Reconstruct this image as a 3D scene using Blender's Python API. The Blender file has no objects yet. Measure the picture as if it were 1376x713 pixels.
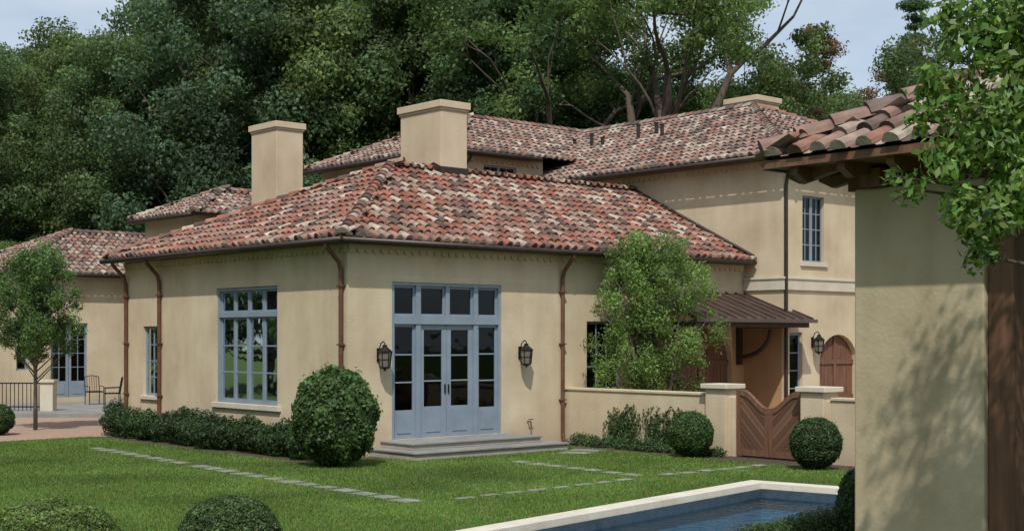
import bpy, math, random
import numpy as np
from mathutils import Vector, Matrix
random.seed(7); rng=np.random.default_rng(7)
sc=bpy.context.scene
COL=sc.collection
ANG=math.radians(41.28); CA,SA=math.cos(ANG),math.sin(ANG)
CX,CY=-3.37,28.0
def L2W(x,y,z=0): return (CX+CA*x-SA*y, CY+SA*x+CA*y, z)

# ---------------------------------------------------------------- materials
def newmat(name):
    m=bpy.data.materials.new(name); m.use_nodes=True
    nt=m.node_tree; nt.nodes.clear()
    return m,nt
def nd(nt,t,**kw):
    n=nt.nodes.new(t)
    for k,v in kw.items():
        if k in n.inputs: n.inputs[k].default_value=v
        else: setattr(n,k,v)
    return n
def ramp(nt,fac,stops):
    r=nt.nodes.new('ShaderNodeValToRGB')
    e=r.color_ramp.elements
    while len(e)<len(stops): e.new(.5)
    for i,(p,c) in enumerate(stops):
        e[i].position=p; e[i].color=(c[0],c[1],c[2],1)
    nt.links.new(fac,r.inputs[0]); return r.outputs[0]
def simple(name,c1,c2,scale=4,rough=.8,metal=0,bump=.0,bscale=60,detail=5,extra=None,stretch=None):
    m,nt=newmat(name); L=nt.links.new
    tc=nd(nt,'ShaderNodeTexCoord')
    src=tc.outputs['Object']
    if stretch:
        mp=nd(nt,'ShaderNodeMapping'); mp.inputs['Scale'].default_value=stretch
        L(src,mp.inputs[0]); src=mp.outputs[0]
    n=nd(nt,'ShaderNodeTexNoise'); n.inputs['Scale'].default_value=scale; n.inputs['Detail'].default_value=detail
    n.inputs['Roughness'].default_value=.62
    L(src,n.inputs['Vector'])
    c=ramp(nt,n.outputs[0],[(.3,c1),(.7,c2)])
    b=nd(nt,'ShaderNodeBsdfPrincipled'); b.inputs['Roughness'].default_value=rough; b.inputs['Metallic'].default_value=metal
    L(c,b.inputs['Base Color'])
    if bump:
        n2=nd(nt,'ShaderNodeTexNoise'); n2.inputs['Scale'].default_value=bscale; n2.inputs['Detail'].default_value=4
        L(src,n2.inputs['Vector'])
        bp=nd(nt,'ShaderNodeBump'); bp.inputs['Strength'].default_value=bump; bp.inputs['Distance'].default_value=.02
        L(n2.outputs[0],bp.inputs['Height']); L(bp.outputs[0],b.inputs['Normal'])
    o=nd(nt,'ShaderNodeOutputMaterial'); L(b.outputs[0],o.inputs[0])
    return m
def stucco(name,c1,c2,c3):
    m,nt=newmat(name); L=nt.links.new
    tc=nd(nt,'ShaderNodeTexCoord')
    n=nd(nt,'ShaderNodeTexNoise'); n.inputs['Scale'].default_value=.7; n.inputs['Detail'].default_value=7; n.inputs['Roughness'].default_value=.6
    L(tc.outputs['Object'],n.inputs['Vector'])
    mp=nd(nt,'ShaderNodeMapping'); mp.inputs['Scale'].default_value=(3,3,.5); L(tc.outputs['Object'],mp.inputs[0])
    n3=nd(nt,'ShaderNodeTexNoise'); n3.inputs['Scale'].default_value=1.1; n3.inputs['Detail'].default_value=6
    L(mp.outputs[0],n3.inputs['Vector'])
    mx=nd(nt,'ShaderNodeMath',operation='ADD'); L(n.outputs[0],mx.inputs[0])
    m2=nd(nt,'ShaderNodeMath',operation='MULTIPLY'); L(n3.outputs[0],m2.inputs[0]); m2.inputs[1].default_value=.35
    L(m2.outputs[0],mx.inputs[1])
    c=ramp(nt,mx.outputs[0],[(.45,c1),(.68,c2),(.9,c3)])
    # dirt near the ground
    sp=nd(nt,'ShaderNodeSeparateXYZ'); L(tc.outputs['Object'],sp.inputs[0])
    mr=nd(nt,'ShaderNodeMapRange'); L(sp.outputs[2],mr.inputs[0]); mr.inputs[1].default_value=0; mr.inputs[2].default_value=.7; mr.inputs[3].default_value=.28; mr.inputs[4].default_value=0
    mix=nd(nt,'ShaderNodeMixRGB'); L(mr.outputs[0],mix.inputs[0]); L(c,mix.inputs[1]); mix.inputs[2].default_value=(.2,.16,.11,1)
    b=nd(nt,'ShaderNodeBsdfPrincipled'); b.inputs['Roughness'].default_value=.92; b.inputs['Specular IOR Level'].default_value=.15
    L(mix.outputs[0],b.inputs['Base Color'])
    n2=nd(nt,'ShaderNodeTexNoise'); n2.inputs['Scale'].default_value=22; n2.inputs['Detail'].default_value=5
    L(tc.outputs['Object'],n2.inputs['Vector'])
    bp=nd(nt,'ShaderNodeBump'); bp.inputs['Strength'].default_value=.25; bp.inputs['Distance'].default_value=.02
    L(n2.outputs[0],bp.inputs['Height']); L(bp.outputs[0],b.inputs['Normal'])
    o=nd(nt,'ShaderNodeOutputMaterial'); L(b.outputs[0],o.inputs[0]); return m
M={}
M['wall']=stucco('stucco',(.43,.345,.235),(.53,.44,.305),(.60,.515,.375))
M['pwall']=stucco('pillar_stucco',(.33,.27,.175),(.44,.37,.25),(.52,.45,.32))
M['warm_bounce']=stucco('bounce_lit_stucco',(.36,.22,.11),(.42,.26,.14),(.46,.30,.17))  # wall stucco with light bounced off timber put into its colour
M['chim']=stucco('chimney_stucco',(.44,.34,.235),(.52,.42,.30),(.58,.48,.355))
M['trim']=simple('limestone_trim',(.48,.43,.33),(.58,.53,.43),3,.85,bump=.1)
M['paint']=simple('blue_grey_paint',(.18,.23,.285),(.23,.285,.345),2,.45)
M['wood']=simple('brown_timber',(.10,.047,.025),(.20,.097,.055),3,.65,bump=.3,stretch=(6,6,.6))
M['darkwood']=simple('dark_timber',(.035,.02,.013),(.07,.04,.026),3,.7,bump=.3)
M['copper']=simple('aged_copper',(.11,.052,.032),(.19,.092,.058),5,.45,.4)
M['gutter']=simple('dark_gutter',(.03,.022,.018),(.06,.042,.033),5,.45,.4)
M['metal']=simple('bronze_metal_roof',(.10,.07,.06),(.17,.12,.10),2,.4,.5)
M['black']=simple('black_iron',(.012,.011,.010),(.025,.022,.02),5,.5,.6)
M['blue']=simple('bluestone',(.16,.165,.165),(.28,.275,.26),1.5,.8,bump=.2)
M['flag']=simple('mossy_flagstone',(.12,.14,.09),(.27,.265,.23),2.5,.9,bump=.3)
M['step']=simple('step_stone',(.26,.24,.2),(.38,.355,.31),2,.85,bump=.2)
M['coping']=simple('pool_coping',(.52,.47,.38),(.65,.61,.51),2,.8,bump=.1)
M['pooltile']=simple('pool_tile',(.03,.05,.07),(.06,.09,.11),8,.3)
M['poolbot']=simple('pool_plaster',(.14,.30,.40),(.22,.40,.50),2,.6)
M['gravel']=simple('gravel',(.22,.13,.09),(.46,.33,.25),26,.95,bump=.6,bscale=40,detail=8)
M['mulch']=simple('mulch',(.035,.024,.016),(.09,.06,.04),14,.95,bump=.8,bscale=30)
M['interior']=simple('interior_wall',(.16,.14,.11),(.22,.19,.15),2,.9)
M['curtain']=simple('linen_curtain',(.5,.48,.42),(.6,.58,.52),3,.9)
M['bark']=simple('bark',(.05,.036,.026),(.13,.10,.075),5,.95,bump=.8,bscale=20,stretch=(3,3,.6))
M['greybark']=simple('grey_bark',(.10,.085,.07),(.20,.175,.15),3,.95,bump=.5,bscale=12)
M['lampglass']=simple('lantern_glass',(.12,.11,.09),(.2,.18,.14),3,.1)
M['mortar']=simple('roof_underlay',(.08,.05,.04),(.16,.11,.085),6,.95)

def glassmat():
    m,nt=newmat('window_glass'); L=nt.links.new
    t=nd(nt,'ShaderNodeBsdfTransparent'); t.inputs[0].default_value=(.36,.39,.40,1)
    g=nd(nt,'ShaderNodeBsdfGlossy'); g.inputs['Roughness'].default_value=.02; g.inputs[0].default_value=(.55,.6,.62,1)
    tc=nd(nt,'ShaderNodeTexCoord'); n=nd(nt,'ShaderNodeTexNoise'); n.inputs['Scale'].default_value=1.3
    L(tc.outputs['Object'],n.inputs['Vector'])
    bp=nd(nt,'ShaderNodeBump'); bp.inputs['Strength'].default_value=.12; bp.inputs['Distance'].default_value=.05
    L(n.outputs[0],bp.inputs['Height']); L(bp.outputs[0],g.inputs['Normal'])
    f=nd(nt,'ShaderNodeFresnel'); f.inputs['IOR'].default_value=1.5
    ms=nd(nt,'ShaderNodeMixShader'); L(f.outputs[0],ms.inputs[0]); L(t.outputs[0],ms.inputs[1]); L(g.outputs[0],ms.inputs[2])
    o=nd(nt,'ShaderNodeOutputMaterial'); L(ms.outputs[0],o.inputs[0]); return m
M['glass']=glassmat()
def watermat():
    m,nt=newmat('pool_water'); L=nt.links.new
    t=nd(nt,'ShaderNodeBsdfTransparent'); t.inputs[0].default_value=(.40,.70,.85,1)
    g=nd(nt,'ShaderNodeBsdfGlossy'); g.inputs['Roughness'].default_value=.03
    tc=nd(nt,'ShaderNodeTexCoord'); n=nd(nt,'ShaderNodeTexNoise'); n.inputs['Scale'].default_value=5; n.inputs['Detail'].default_value=4
    L(tc.outputs['Object'],n.inputs['Vector'])
    bp=nd(nt,'ShaderNodeBump'); bp.inputs['Strength'].default_value=.6; bp.inputs['Distance'].default_value=.08
    L(n.outputs[0],bp.inputs['Height']); L(bp.outputs[0],g.inputs['Normal'])
    f=nd(nt,'ShaderNodeFresnel'); f.inputs['IOR'].default_value=1.33; L(bp.outputs[0],f.inputs['Normal'])
    ms=nd(nt,'ShaderNodeMixShader'); L(f.outputs[0],ms.inputs[0]); L(t.outputs[0],ms.inputs[1]); L(g.outputs[0],ms.inputs[2])
    o=nd(nt,'ShaderNodeOutputMaterial'); L(ms.outputs[0],o.inputs[0]); return m
M['water']=watermat()
def attrmat(name,rough,transl=0,noise=0,nscale=6,spec=.3,bump=0):
    m,nt=newmat(name); L=nt.links.new
    a=nd(nt,'ShaderNodeAttribute'); a.attribute_name='col'
    col=a.outputs['Color']
    if noise:
        tc=nd(nt,'ShaderNodeTexCoord'); n=nd(nt,'ShaderNodeTexNoise'); n.inputs['Scale'].default_value=nscale; n.inputs['Detail'].default_value=6
        L(tc.outputs['Object'],n.inputs['Vector'])
        mr=nd(nt,'ShaderNodeMapRange'); L(n.outputs[0],mr.inputs[0]); mr.inputs[1].default_value=.3; mr.inputs[2].default_value=.7
        mr.inputs[3].default_value=1-noise; mr.inputs[4].default_value=1+noise*.6
        vm=nd(nt,'ShaderNodeVectorMath',operation='SCALE'); L(col,vm.inputs[0]); L(mr.outputs[0],vm.inputs['Scale'])
        col=vm.outputs[0]
    b=nd(nt,'ShaderNodeBsdfPrincipled'); b.inputs['Roughness'].default_value=rough; b.inputs['Specular IOR Level'].default_value=spec
    L(col,b.inputs['Base Color'])
    sh=b.outputs[0]
    if bump:
        n2=nd(nt,'ShaderNodeTexNoise'); n2.inputs['Scale'].default_value=30; tc2=nd(nt,'ShaderNodeTexCoord'); L(tc2.outputs['Object'],n2.inputs['Vector'])
        bp=nd(nt,'ShaderNodeBump'); bp.inputs['Strength'].default_value=bump; bp.inputs['Distance'].default_value=.02
        L(n2.outputs[0],bp.inputs['Height']); L(bp.outputs[0],b.inputs['Normal'])
    if transl:
        t=nd(nt,'ShaderNodeBsdfTranslucent')
        vm2=nd(nt,'ShaderNodeVectorMath',operation='MULTIPLY'); L(col,vm2.inputs[0]); vm2.inputs[1].default_value=(1.5,1.6,.8)
        L(vm2.outputs[0],t.inputs[0])
        ms=nd(nt,'ShaderNodeMixShader'); ms.inputs[0].default_value=transl; L(sh,ms.inputs[1]); L(t.outputs[0],ms.inputs[2]); sh=ms.outputs[0]
    o=nd(nt,'ShaderNodeOutputMaterial'); L(sh,o.inputs[0]); return m
M['tile']=attrmat('clay_tile',.9,0,.35,5,.2,.3)
M['leaf']=attrmat('foliage',.5,.35,.2,.6,.4)
M['fleaf']=attrmat('forest_foliage',.6,.4,.3,.25,.25)
M['grass']=attrmat('grass_blades',.6,.35,.35,.35,.25)
def plankmat():
    m,nt=newmat('diagonal_planks'); L=nt.links.new
    tc=nd(nt,'ShaderNodeTexCoord'); sp=nd(nt,'ShaderNodeSeparateXYZ'); L(tc.outputs['Object'],sp.inputs[0])
    ab=nd(nt,'ShaderNodeMath',operation='ABSOLUTE'); L(sp.outputs[1],ab.inputs[0])
    ad=nd(nt,'ShaderNodeMath',operation='SUBTRACT'); L(ab.outputs[0],ad.inputs[1]); L(sp.outputs[2],ad.inputs[0])
    mu=nd(nt,'ShaderNodeMath',operation='MULTIPLY'); L(ad.outputs[0],mu.inputs[0]); mu.inputs[1].default_value=7.5
    fr=nd(nt,'ShaderNodeMath',operation='FRACT'); L(mu.outputs[0],fr.inputs[0])
    fl=nd(nt,'ShaderNodeMath',operation='FLOOR'); L(mu.outputs[0],fl.inputs[0])
    wn=nd(nt,'ShaderNodeTexWhiteNoise',noise_dimensions='1D'); L(fl.outputs[0],wn.inputs['W'])
    c=ramp(nt,wn.outputs[0],[(0,(.10,.05,.03)),(1,(.18,.095,.055))])
    g=ramp(nt,fr.outputs[0],[(0,(0.1,0.1,0.1)),(.12,(1,1,1))])
    mx=nd(nt,'ShaderNodeMixRGB',blend_type='MULTIPLY'); mx.inputs[0].default_value=1; L(c,mx.inputs[1]); L(g,mx.inputs[2])
    b=nd(nt,'ShaderNodeBsdfPrincipled'); b.inputs['Roughness'].default_value=.6; L(mx.outputs[0],b.inputs['Base Color'])
    bp=nd(nt,'ShaderNodeBump'); bp.inputs['Strength'].default_value=.6; bp.inputs['Distance'].default_value=.02; L(g,bp.inputs['Height']); L(bp.outputs[0],b.inputs['Normal'])
    o=nd(nt,'ShaderNodeOutputMaterial'); L(b.outputs[0],o.inputs[0]); return m
M['planks']=plankmat()
def groundmat(name,stops,scale,bump):
    m,nt=newmat(name); L=nt.links.new
    tc=nd(nt,'ShaderNodeTexCoord')
    n=nd(nt,'ShaderNodeTexNoise'); n.inputs['Scale'].default_value=scale; n.inputs['Detail'].default_value=10; n.inputs['Roughness'].default_value=.7
    L(tc.outputs['Object'],n.inputs['Vector'])
    c=ramp(nt,n.outputs[0],stops)
    b=nd(nt,'ShaderNodeBsdfPrincipled'); b.inputs['Roughness'].default_value=.95; b.inputs['Specular IOR Level'].default_value=.1; L(c,b.inputs['Base Color'])
    n2=nd(nt,'ShaderNodeTexNoise'); n2.inputs['Scale'].default_value=30; n2.inputs['Detail'].default_value=6; L(tc.outputs['Object'],n2.inputs['Vector'])
    bp=nd(nt,'ShaderNodeBump'); bp.inputs['Strength'].default_value=bump; bp.inputs['Distance'].default_value=.05; L(n2.outputs[0],bp.inputs['Height']); L(bp.outputs[0],b.inputs['Normal'])
    o=nd(nt,'ShaderNodeOutputMaterial'); L(b.outputs[0],o.inputs[0]); return m
M['ground']=groundmat('lawn_soil',[(.3,(.055,.09,.024)),(.7,(.10,.15,.04))],.8,.6)

# ---------------------------------------------------------------- mesh builder
def empty(name,loc=(0,0,0),rz=0):
    e=bpy.data.objects.new(name,None); e.location=loc; e.rotation_euler=(0,0,rz); COL.objects.link(e); e.empty_display_size=.3; return e
class MB:
    def __init__(s): s.v=[];s.f=[];s.m=[];s.c=[]
    def add(s,vs,fs,mi=0,col=None):
        o=len(s.v); s.v.extend(vs)
        for f in fs:
            s.f.append(tuple(i+o for i in f)); s.m.append(mi)
            s.c.append(col if col else (1,1,1))
    def box(s,x0,x1,y0,y1,z0,z1,mi=0):
        s.add([(x0,y0,z0),(x1,y0,z0),(x1,y1,z0),(x0,y1,z0),(x0,y0,z1),(x1,y0,z1),(x1,y1,z1),(x0,y1,z1)],
          [(0,3,2,1),(4,5,6,7),(0,1,5,4),(1,2,6,5),(2,3,7,6),(3,0,4,7)],mi)
    def tube(s,pts,rad,seg=8,mi=0,cap=True):
        pts=[Vector(p) for p in pts]; n=len(pts)
        if not hasattr(rad,'__len__'): rad=[rad]*n
        vs=[];fs=[]
        for i,p in enumerate(pts):
            d=(pts[min(i+1,n-1)]-pts[max(i-1,0)]).normalized()
            a=d.orthogonal().normalized() if i==0 else (a-d*a.dot(d)).normalized()
            b=d.cross(a)
            for k in range(seg):
                t=2*math.pi*k/seg
                vs.append(tuple(p+(a*math.cos(t)+b*math.sin(t))*rad[i]))
        for i in range(n-1):
            for k in range(seg):
                k2=(k+1)%seg
                fs.append((i*seg+k,i*seg+k2,(i+1)*seg+k2,(i+1)*seg+k))
        if cap: fs.append(tuple(range(seg))[::-1]); fs.append(tuple((n-1)*seg+k for k in range(seg)))
        s.add(vs,fs,mi)
    def obj(s,name,mats,parent=None,smooth=False,attr=False,loc=None,rz=None,bevel=0):
        me=bpy.data.meshes.new(name); me.from_pydata(s.v,[],s.f)
        for m in mats: me.materials.append(m)
        me.polygons.foreach_set('material_index',s.m)
        if smooth: me.polygons.foreach_set('use_smooth',[True]*len(s.f))
        if attr:
            a=me.attributes.new('col','FLOAT_COLOR','FACE')
            c=np.ones((len(s.f),4),dtype=np.float32); c[:,:3]=np.array(s.c); a.data.foreach_set('color',c.ravel())
        me.update()
        o=bpy.data.objects.new(name,me); COL.objects.link(o)
        if parent: o.parent=parent
        if loc: o.location=loc
        if rz is not None: o.rotation_euler=(0,0,rz)
        if bevel:
            b=o.modifiers.new('bevel','BEVEL'); b.width=bevel; b.segments=2; b.limit_method='ANGLE'
        return o
class Plane:   # wall frame
    def __init__(s,O,U,N): s.O=O;s.U=U;s.N=N
    def p(s,a,z,d=0): return (s.O[0]+s.U[0]*a+s.N[0]*d, s.O[1]+s.U[1]*a+s.N[1]*d, z)
    def box(s,mb,a0,a1,z0,z1,d0,d1,mi=0):
        P=s.p
        mb.add([P(a0,z0,d0),P(a1,z0,d0),P(a1,z0,d1),P(a0,z0,d1),P(a0,z1,d0),P(a1,z1,d0),P(a1,z1,d1),P(a0,z1,d1)],
          [(0,3,2,1),(4,5,6,7),(0,1,5,4),(1,2,6,5),(2,3,7,6),(3,0,4,7)],mi)
def wall(mb,pl,a0,a1,z0,z1,ops=(),depth=.2,mi=0):
    xs=sorted(set([a0,a1]+[o[0] for o in ops]+[o[1] for o in ops])); zs=sorted(set([z0,z1]+[o[2] for o in ops]+[o[3] for o in ops]))
    for i in range(len(xs)-1):
        for j in range(len(zs)-1):
            xm=(xs[i]+xs[i+1])/2; zm=(zs[j]+zs[j+1])/2
            if any(o[0]<xm<o[1] and o[2]<zm<o[3] for o in ops): continue
            mb.add([pl.p(xs[i],zs[j]),pl.p(xs[i+1],zs[j]),pl.p(xs[i+1],zs[j+1]),pl.p(xs[i],zs[j+1])],[(0,1,2,3)],mi)
    for o in ops:
        b0,b1,c0,c1=o[:4]; arch=o[4] if len(o)>4 else 0
        ct=c1-arch
        for (q,r) in (((b0,c0),(b0,ct)),((b1,ct),(b1,c0)),((b1,c0),(b0,c0))):
            mb.add([pl.p(*q),pl.p(*r),pl.p(*r,-depth),pl.p(*q,-depth)],[(0,1,2,3)],mi)
        if arch:
            n=12; mid=(b0+b1)/2; hw=(b1-b0)/2
            A=[(mid-hw*math.cos(math.pi*k/n), ct+arch*math.sin(math.pi*k/n)) for k in range(n+1)]
            for k in range(n):
                p,q=A[k],A[k+1]
                mb.add([pl.p(*p),pl.p(*q),pl.p(q[0],c1),pl.p(p[0],c1)],[(0,1,2,3)],mi)
                mb.add([pl.p(*p),pl.p(*q),pl.p(*q,-depth),pl.p(*p,-depth)],[(0,1,2,3)],mi)
        else:
            mb.add([pl.p(b0,c1),pl.p(b1,c1),pl.p(b1,c1,-depth),pl.p(b0,c1,-depth)],[(0,1,2,3)],mi)
def sash(mb,pl,a0,a1,z0,z1,cols,rows,fw=.06,mw=.025,d=-.08,kick=0):
    pl.box(mb,a0,a0+fw,z0,z1,d-.05,d); pl.box(mb,a1-fw,a1,z0,z1,d-.05,d)
    pl.box(mb,a0+fw,a1-fw,z1-fw,z1,d-.05,d-.003); 
    zb=z0+fw+kick
    pl.box(mb,a0+fw,a1-fw,z0,zb,d-.05,d-.003)
    if kick:
        pl.box(mb,a0+fw+.05,a1-fw-.05,z0+.12,zb-.07,d-.02,d+.012)
    A0,A1,B0,B1=a0+fw,a1-fw,zb,z1-fw
    for i in range(1,cols):
        x=A0+(A1-A0)*i/cols; pl.box(mb,x-mw/2,x+mw/2,B0,B1,d-.04,d-.012)
    for j in range(1,rows):
        z=B0+(B1-B0)*j/rows; pl.box(mb,A0,A1,z-mw/2,z+mw/2,d-.037,d-.015)
    mb.add([pl.p(A0,B0,d-.027),pl.p(A1,B0,d-.027),pl.p(A1,B1,d-.027),pl.p(A0,B1,d-.027)],[(0,1,2,3)],1)

# ---------------------------------------------------------------- roofs
PAL=[((.29,.12,.085),.22),((.27,.155,.12),.23),((.31,.215,.17),.22),((.42,.345,.28),.11),((.12,.08,.068),.14),((.20,.105,.085),.08)]
PALE=[((.27,.145,.11),.12),((.27,.175,.145),.27),((.32,.24,.20),.26),((.41,.35,.285),.13),((.14,.10,.088),.18),((.20,.15,.13),.04)]
def tcol(pal):
    r=random.random(); c=pal[0][0]
    for cc,w in pal:
        if r<w: c=cc;break
        r-=w
    k=random.uniform(.8,1.15); return (c[0]*k,c[1]*k,c[2]*k)
CAP=6
def one_cap(T,P,U,V,N,L,r0,r1,lift,col,endcol):
    vs=[]
    for (t,r,h) in ((0,r0,lift),(L,r1,0.0)):
        for k in range(CAP+1):
            a=math.pi*k/CAP
            vs.append(tuple(P+U*(-math.cos(a)*r)+V*t+N*(h+math.sin(a)*r)))
    T.add(vs,[(k,k+1,k+CAP+2,k+CAP+1) for k in range(CAP)],0,col)
    T.add([vs[k] for k in range(CAP+1)],[tuple(range(CAP+1))],0,endcol)
def slope(T,B,P0,P1,up,run,ze,p,h0,h1,pal=PAL,tiles=True,pitch=.25,expo=.37):
    P0=Vector((P0[0],P0[1],ze)); P1=Vector((P1[0],P1[1],ze)); U=(P1-P0).normalized(); Lg=(P1-P0).length
    V=Vector((up[0],up[1],p)).normalized(); ct=1/math.sqrt(1+p*p); N=U.cross(V)
    if N.z<0: N=-N
    tm=run/ct
    top1=P1+V*tm-U*run*h1; top0=P0+V*tm+U*run*h0
    off=N*-.03
    vs=[tuple(P0+off),tuple(P1+off),tuple(top1+off),tuple(top0+off)]
    B.add(vs,[(0,1,2,3)])
    if not tiles: return
    nr=int(tm/expo)+1; ncol=int(Lg/pitch); pt=Lg/ncol
    for j in range(nr):
        t=-.05+j*expo
        tc=t+expo*.5
        rr=tc*ct
        for i in range(ncol):
            s=(i+.5)*pt
            if h0 and s<rr*h0-.03: continue
            if h1 and s>Lg-rr*h1+.03: continue
            if tc>tm: continue
            js=random.gauss(0,.009); jt=random.gauss(0,.018)
            Q=P0+U*(s+js)+V*(t+jt)
            ang=random.gauss(0,.03); V2=(V+U*ang+N*random.gauss(0,.012)).normalized()
            c=tcol(pal); e=(.36,.31,.25) if j==0 and random.random()<.75 else (c[0]*.5,c[1]*.5,c[2]*.5)
            one_cap(T,Q,U,V2,N,expo+.09,.086,.07,.04,c,e)
            # pan tile
            c=tcol(pal); c=(c[0]*.85,c[1]*.85,c[2]*.85)
            Q=P0+U*(s+pt/2)+V*(t+.02)
            vs=[]
            for (tt,h) in ((0,.03),(expo+.05,0)):
                for (ss,nn) in ((-.09,.03),(-.035,0),(.035,0),(.09,.03)):
                    vs.append(tuple(Q+U*ss+V*tt+N*(nn+h-.01)))
            T.add(vs,[(0,1,5,4),(1,2,6,5),(2,3,7,6)],0,c)
def capline(T,P,Q,pal=PAL,r=.125,step=.34):
    P=Vector(P);Q=Vector(Q); V=(Q-P).normalized(); U=V.cross(Vector((0,0,1))).normalized(); N=U.cross(V); L=(Q-P).length
    n=int(L/step)
    for i in range(n+1):
        c=tcol(pal); V2=(V+U*random.gauss(0,.02)).normalized()
        one_cap(T,P+V*(i*step)+N*.035,U,V2,N,step+.07,r,r*.85,.03,c,(c[0]*.5,c[1]*.5,c[2]*.5))
def hiproof(T,B,x0,x1,y0,y1,ze,p,axis='x',hips=(1,1),pal=PAL,**kw):
    if axis=='x':
        w=(y1-y0)/2; ym=(y0+y1)/2; zr=ze+w*p
        slope(T,B,(x0,y0),(x1,y0),(0,1),w,ze,p,hips[0],hips[1],pal,**kw)
        slope(T,B,(x1,y1),(x0,y1),(0,-1),w,ze,p,hips[1],hips[0],pal,**kw)
        a=(x0+(w if hips[0] else 0),ym,zr); b=(x1-(w if hips[1] else 0),ym,zr)
        if hips[0]: slope(T,B,(x0,y1),(x0,y0),(1,0),w,ze,p,1,1,pal,**kw); capline(T,(x0,y0,ze),a,pal); capline(T,(x0,y1,ze),a,pal)
        if hips[1]: slope(T,B,(x1,y0),(x1,y1),(-1,0),w,ze,p,1,1,pal,**kw); capline(T,(x1,y0,ze),b,pal); capline(T,(x1,y1,ze),b,pal)
        capline(T,a,b,pal)
    else:
        w=(x1-x0)/2; xm=(x0+x1)/2; zr=ze+w*p
        slope(T,B,(x0,y1),(x0,y0),(1,0),w,ze,p,hips[1],hips[0],pal,**kw)
        slope(T,B,(x1,y0),(x1,y1),(-1,0),w,ze,p,hips[0],hips[1],pal,**kw)
        a=(xm,y0+(w if hips[0] else 0),zr); b=(xm,y1-(w if hips[1] else 0),zr)
        if hips[0]: slope(T,B,(x0,y0),(x1,y0),(0,1),w,ze,p,1,1,pal,**kw); capline(T,(x0,y0,ze),a,pal); capline(T,(x1,y0,ze),a,pal)
        if hips[1]: slope(T,B,(x1,y1),(x0,y1),(0,-1),w,ze,p,1,1,pal,**kw); capline(T,(x0,y1,ze),b,pal); capline(T,(x1,y1,ze),b,pal)
        capline(T,a,b,pal)

# ================================================================= HOUSE
house=empty('stucco_house',(CX,CY,0),ANG)
T=MB();TP=MB();B=MB();W=MB();F=MB();S=MB();G=MB();D=MB()
p=.44
OV=.38
# main wing: hip roof, ridge nearer the garden front than the back
PW=.49; RF=4.4; RB=10.55-4.02; ZR=4.5+RF*PW
slope(T,B,(-OV,-OV),(12.7,-OV),(0,1),RF,4.5,PW,1,0)
slope(T,B,(-OV,10.55),(-OV,-OV),(1,0),RF,4.5,PW,RB/RF,1)
slope(T,B,(12.7,10.55),(-OV,10.55),(0,-1),RB,4.5,RF*PW/RB,0,RF/RB)
apx=(-OV+RF,-OV+RF,ZR)
capline(T,(-OV,-OV,4.5),apx); capline(T,(-OV,10.55,4.5),apx); capline(T,apx,(12.65,apx[1],ZR))
# middle two-storey block
hiproof(TP,B,8.7,18,7.5,15.1,7.95,p,'x',(1,0),PALE)
# right two-storey block
hiproof(TP,B,12.25,23.25,-1.75,17,7.2,p,'y',(1,1),PALE)
# small rear block
hiproof(TP,B,5.6,14,17,21.6,6.55,p,'x',(1,0),PALE)
# rear left building
hiproof(TP,B,2.3,14,24.4,32.4,4.8,p,'x',(1,0),PALE)
# rear low roof linking
hiproof(TP,B,5.4,12,10.55,17.6,5.6,p,'y',(0,0),PALE)
# walls
fr=Plane((0,0),(1,0),(0,-1)); lf=Plane((0,0),(0,1),(-1,0))
door=(1.13,4.17,.31,3.64)
wall(W,fr,0,12.7,0,4.48,[door,(6.85,8.0,1.2,2.85),(8.5,9.1,.3,2.3),(9.9,12.2,0.02,2.75,.9)])
lwin=(2.70,5.39,.96,3.61); lw2=(8.35,9.15,1.0,2.75)
wall(W,lf,0,10.17,0,4.48,[lwin,lw2])
wall(W,Plane((0,10.17),(1,0),(0,1)),0,12.7,0,4.48)
# right block
rb=Plane((0,-1.3),(1,0),(0,-1)); rl=Plane((12.7,0),(0,1),(-1,0))
UW=(13.5,14.45,4.46,6.20)
wall(W,rl,-1.3,16.5,0,7.18)
wall(W,rb,12.7,22.8,0,7.18,[UW,(12.95,13.5-.001,.3,2.6),(14.25,15.95,.02,2.55,.75),(17.5,18.4,4.46,6.20)])
wall(W,Plane((22.8,0),(0,1),(1,0)),-1.3,16.5,0,7.18)
wall(W,Plane((0,16.5),(1,0),(0,1)),12.7,22.8,0,7.18)
# middle block
mf=Plane((0,7.9),(1,0),(0,-1))
wall(W,mf,9.1,12.69,3,7.93,[(10.3,11.6,6.75,7.62)])
wall(W,Plane((9.1,0),(0,1),(-1,0)),7.9,14.7,3,7.93)
wall(W,Plane((0,14.7),(1,0),(0,1)),9.1,12.69,3,7.93)
# small rear
wall(W,Plane((6.0,0),(0,1),(-1,0)),17.4,21.2,0,6.53); wall(W,Plane((0,17.4),(1,0),(0,-1)),6.0,14,0,6.53); wall(W,Plane((0,21.2),(1,0),(0,1)),6.0,14,0,6.53)
wall(W,Plane((5.9,0),(0,1),(-1,0)),10.18,17.39,0,5.58)
# rear left building
bf=Plane((0,24.8),(1,0),(0,-1))
wall(W,bf,2.7,14,0,4.78,[(4.1,5.5,.3,3.0),(2.85,3.25,1.3,3.0)])
wall(W,Plane((2.7,0),(0,1),(-1,0)),24.8,32.0,0,4.78,[(26.5,27.6,1,3)])
W.obj('walls',[M['wall']],house)
# thin ochre panels under the awning, painting warm bounce from the wood onto the wall
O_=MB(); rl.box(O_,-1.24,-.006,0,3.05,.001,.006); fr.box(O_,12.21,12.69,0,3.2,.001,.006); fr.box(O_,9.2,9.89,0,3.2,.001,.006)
O_.obj('entry_bounce_tint',[M['warm_bounce']],house)
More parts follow.
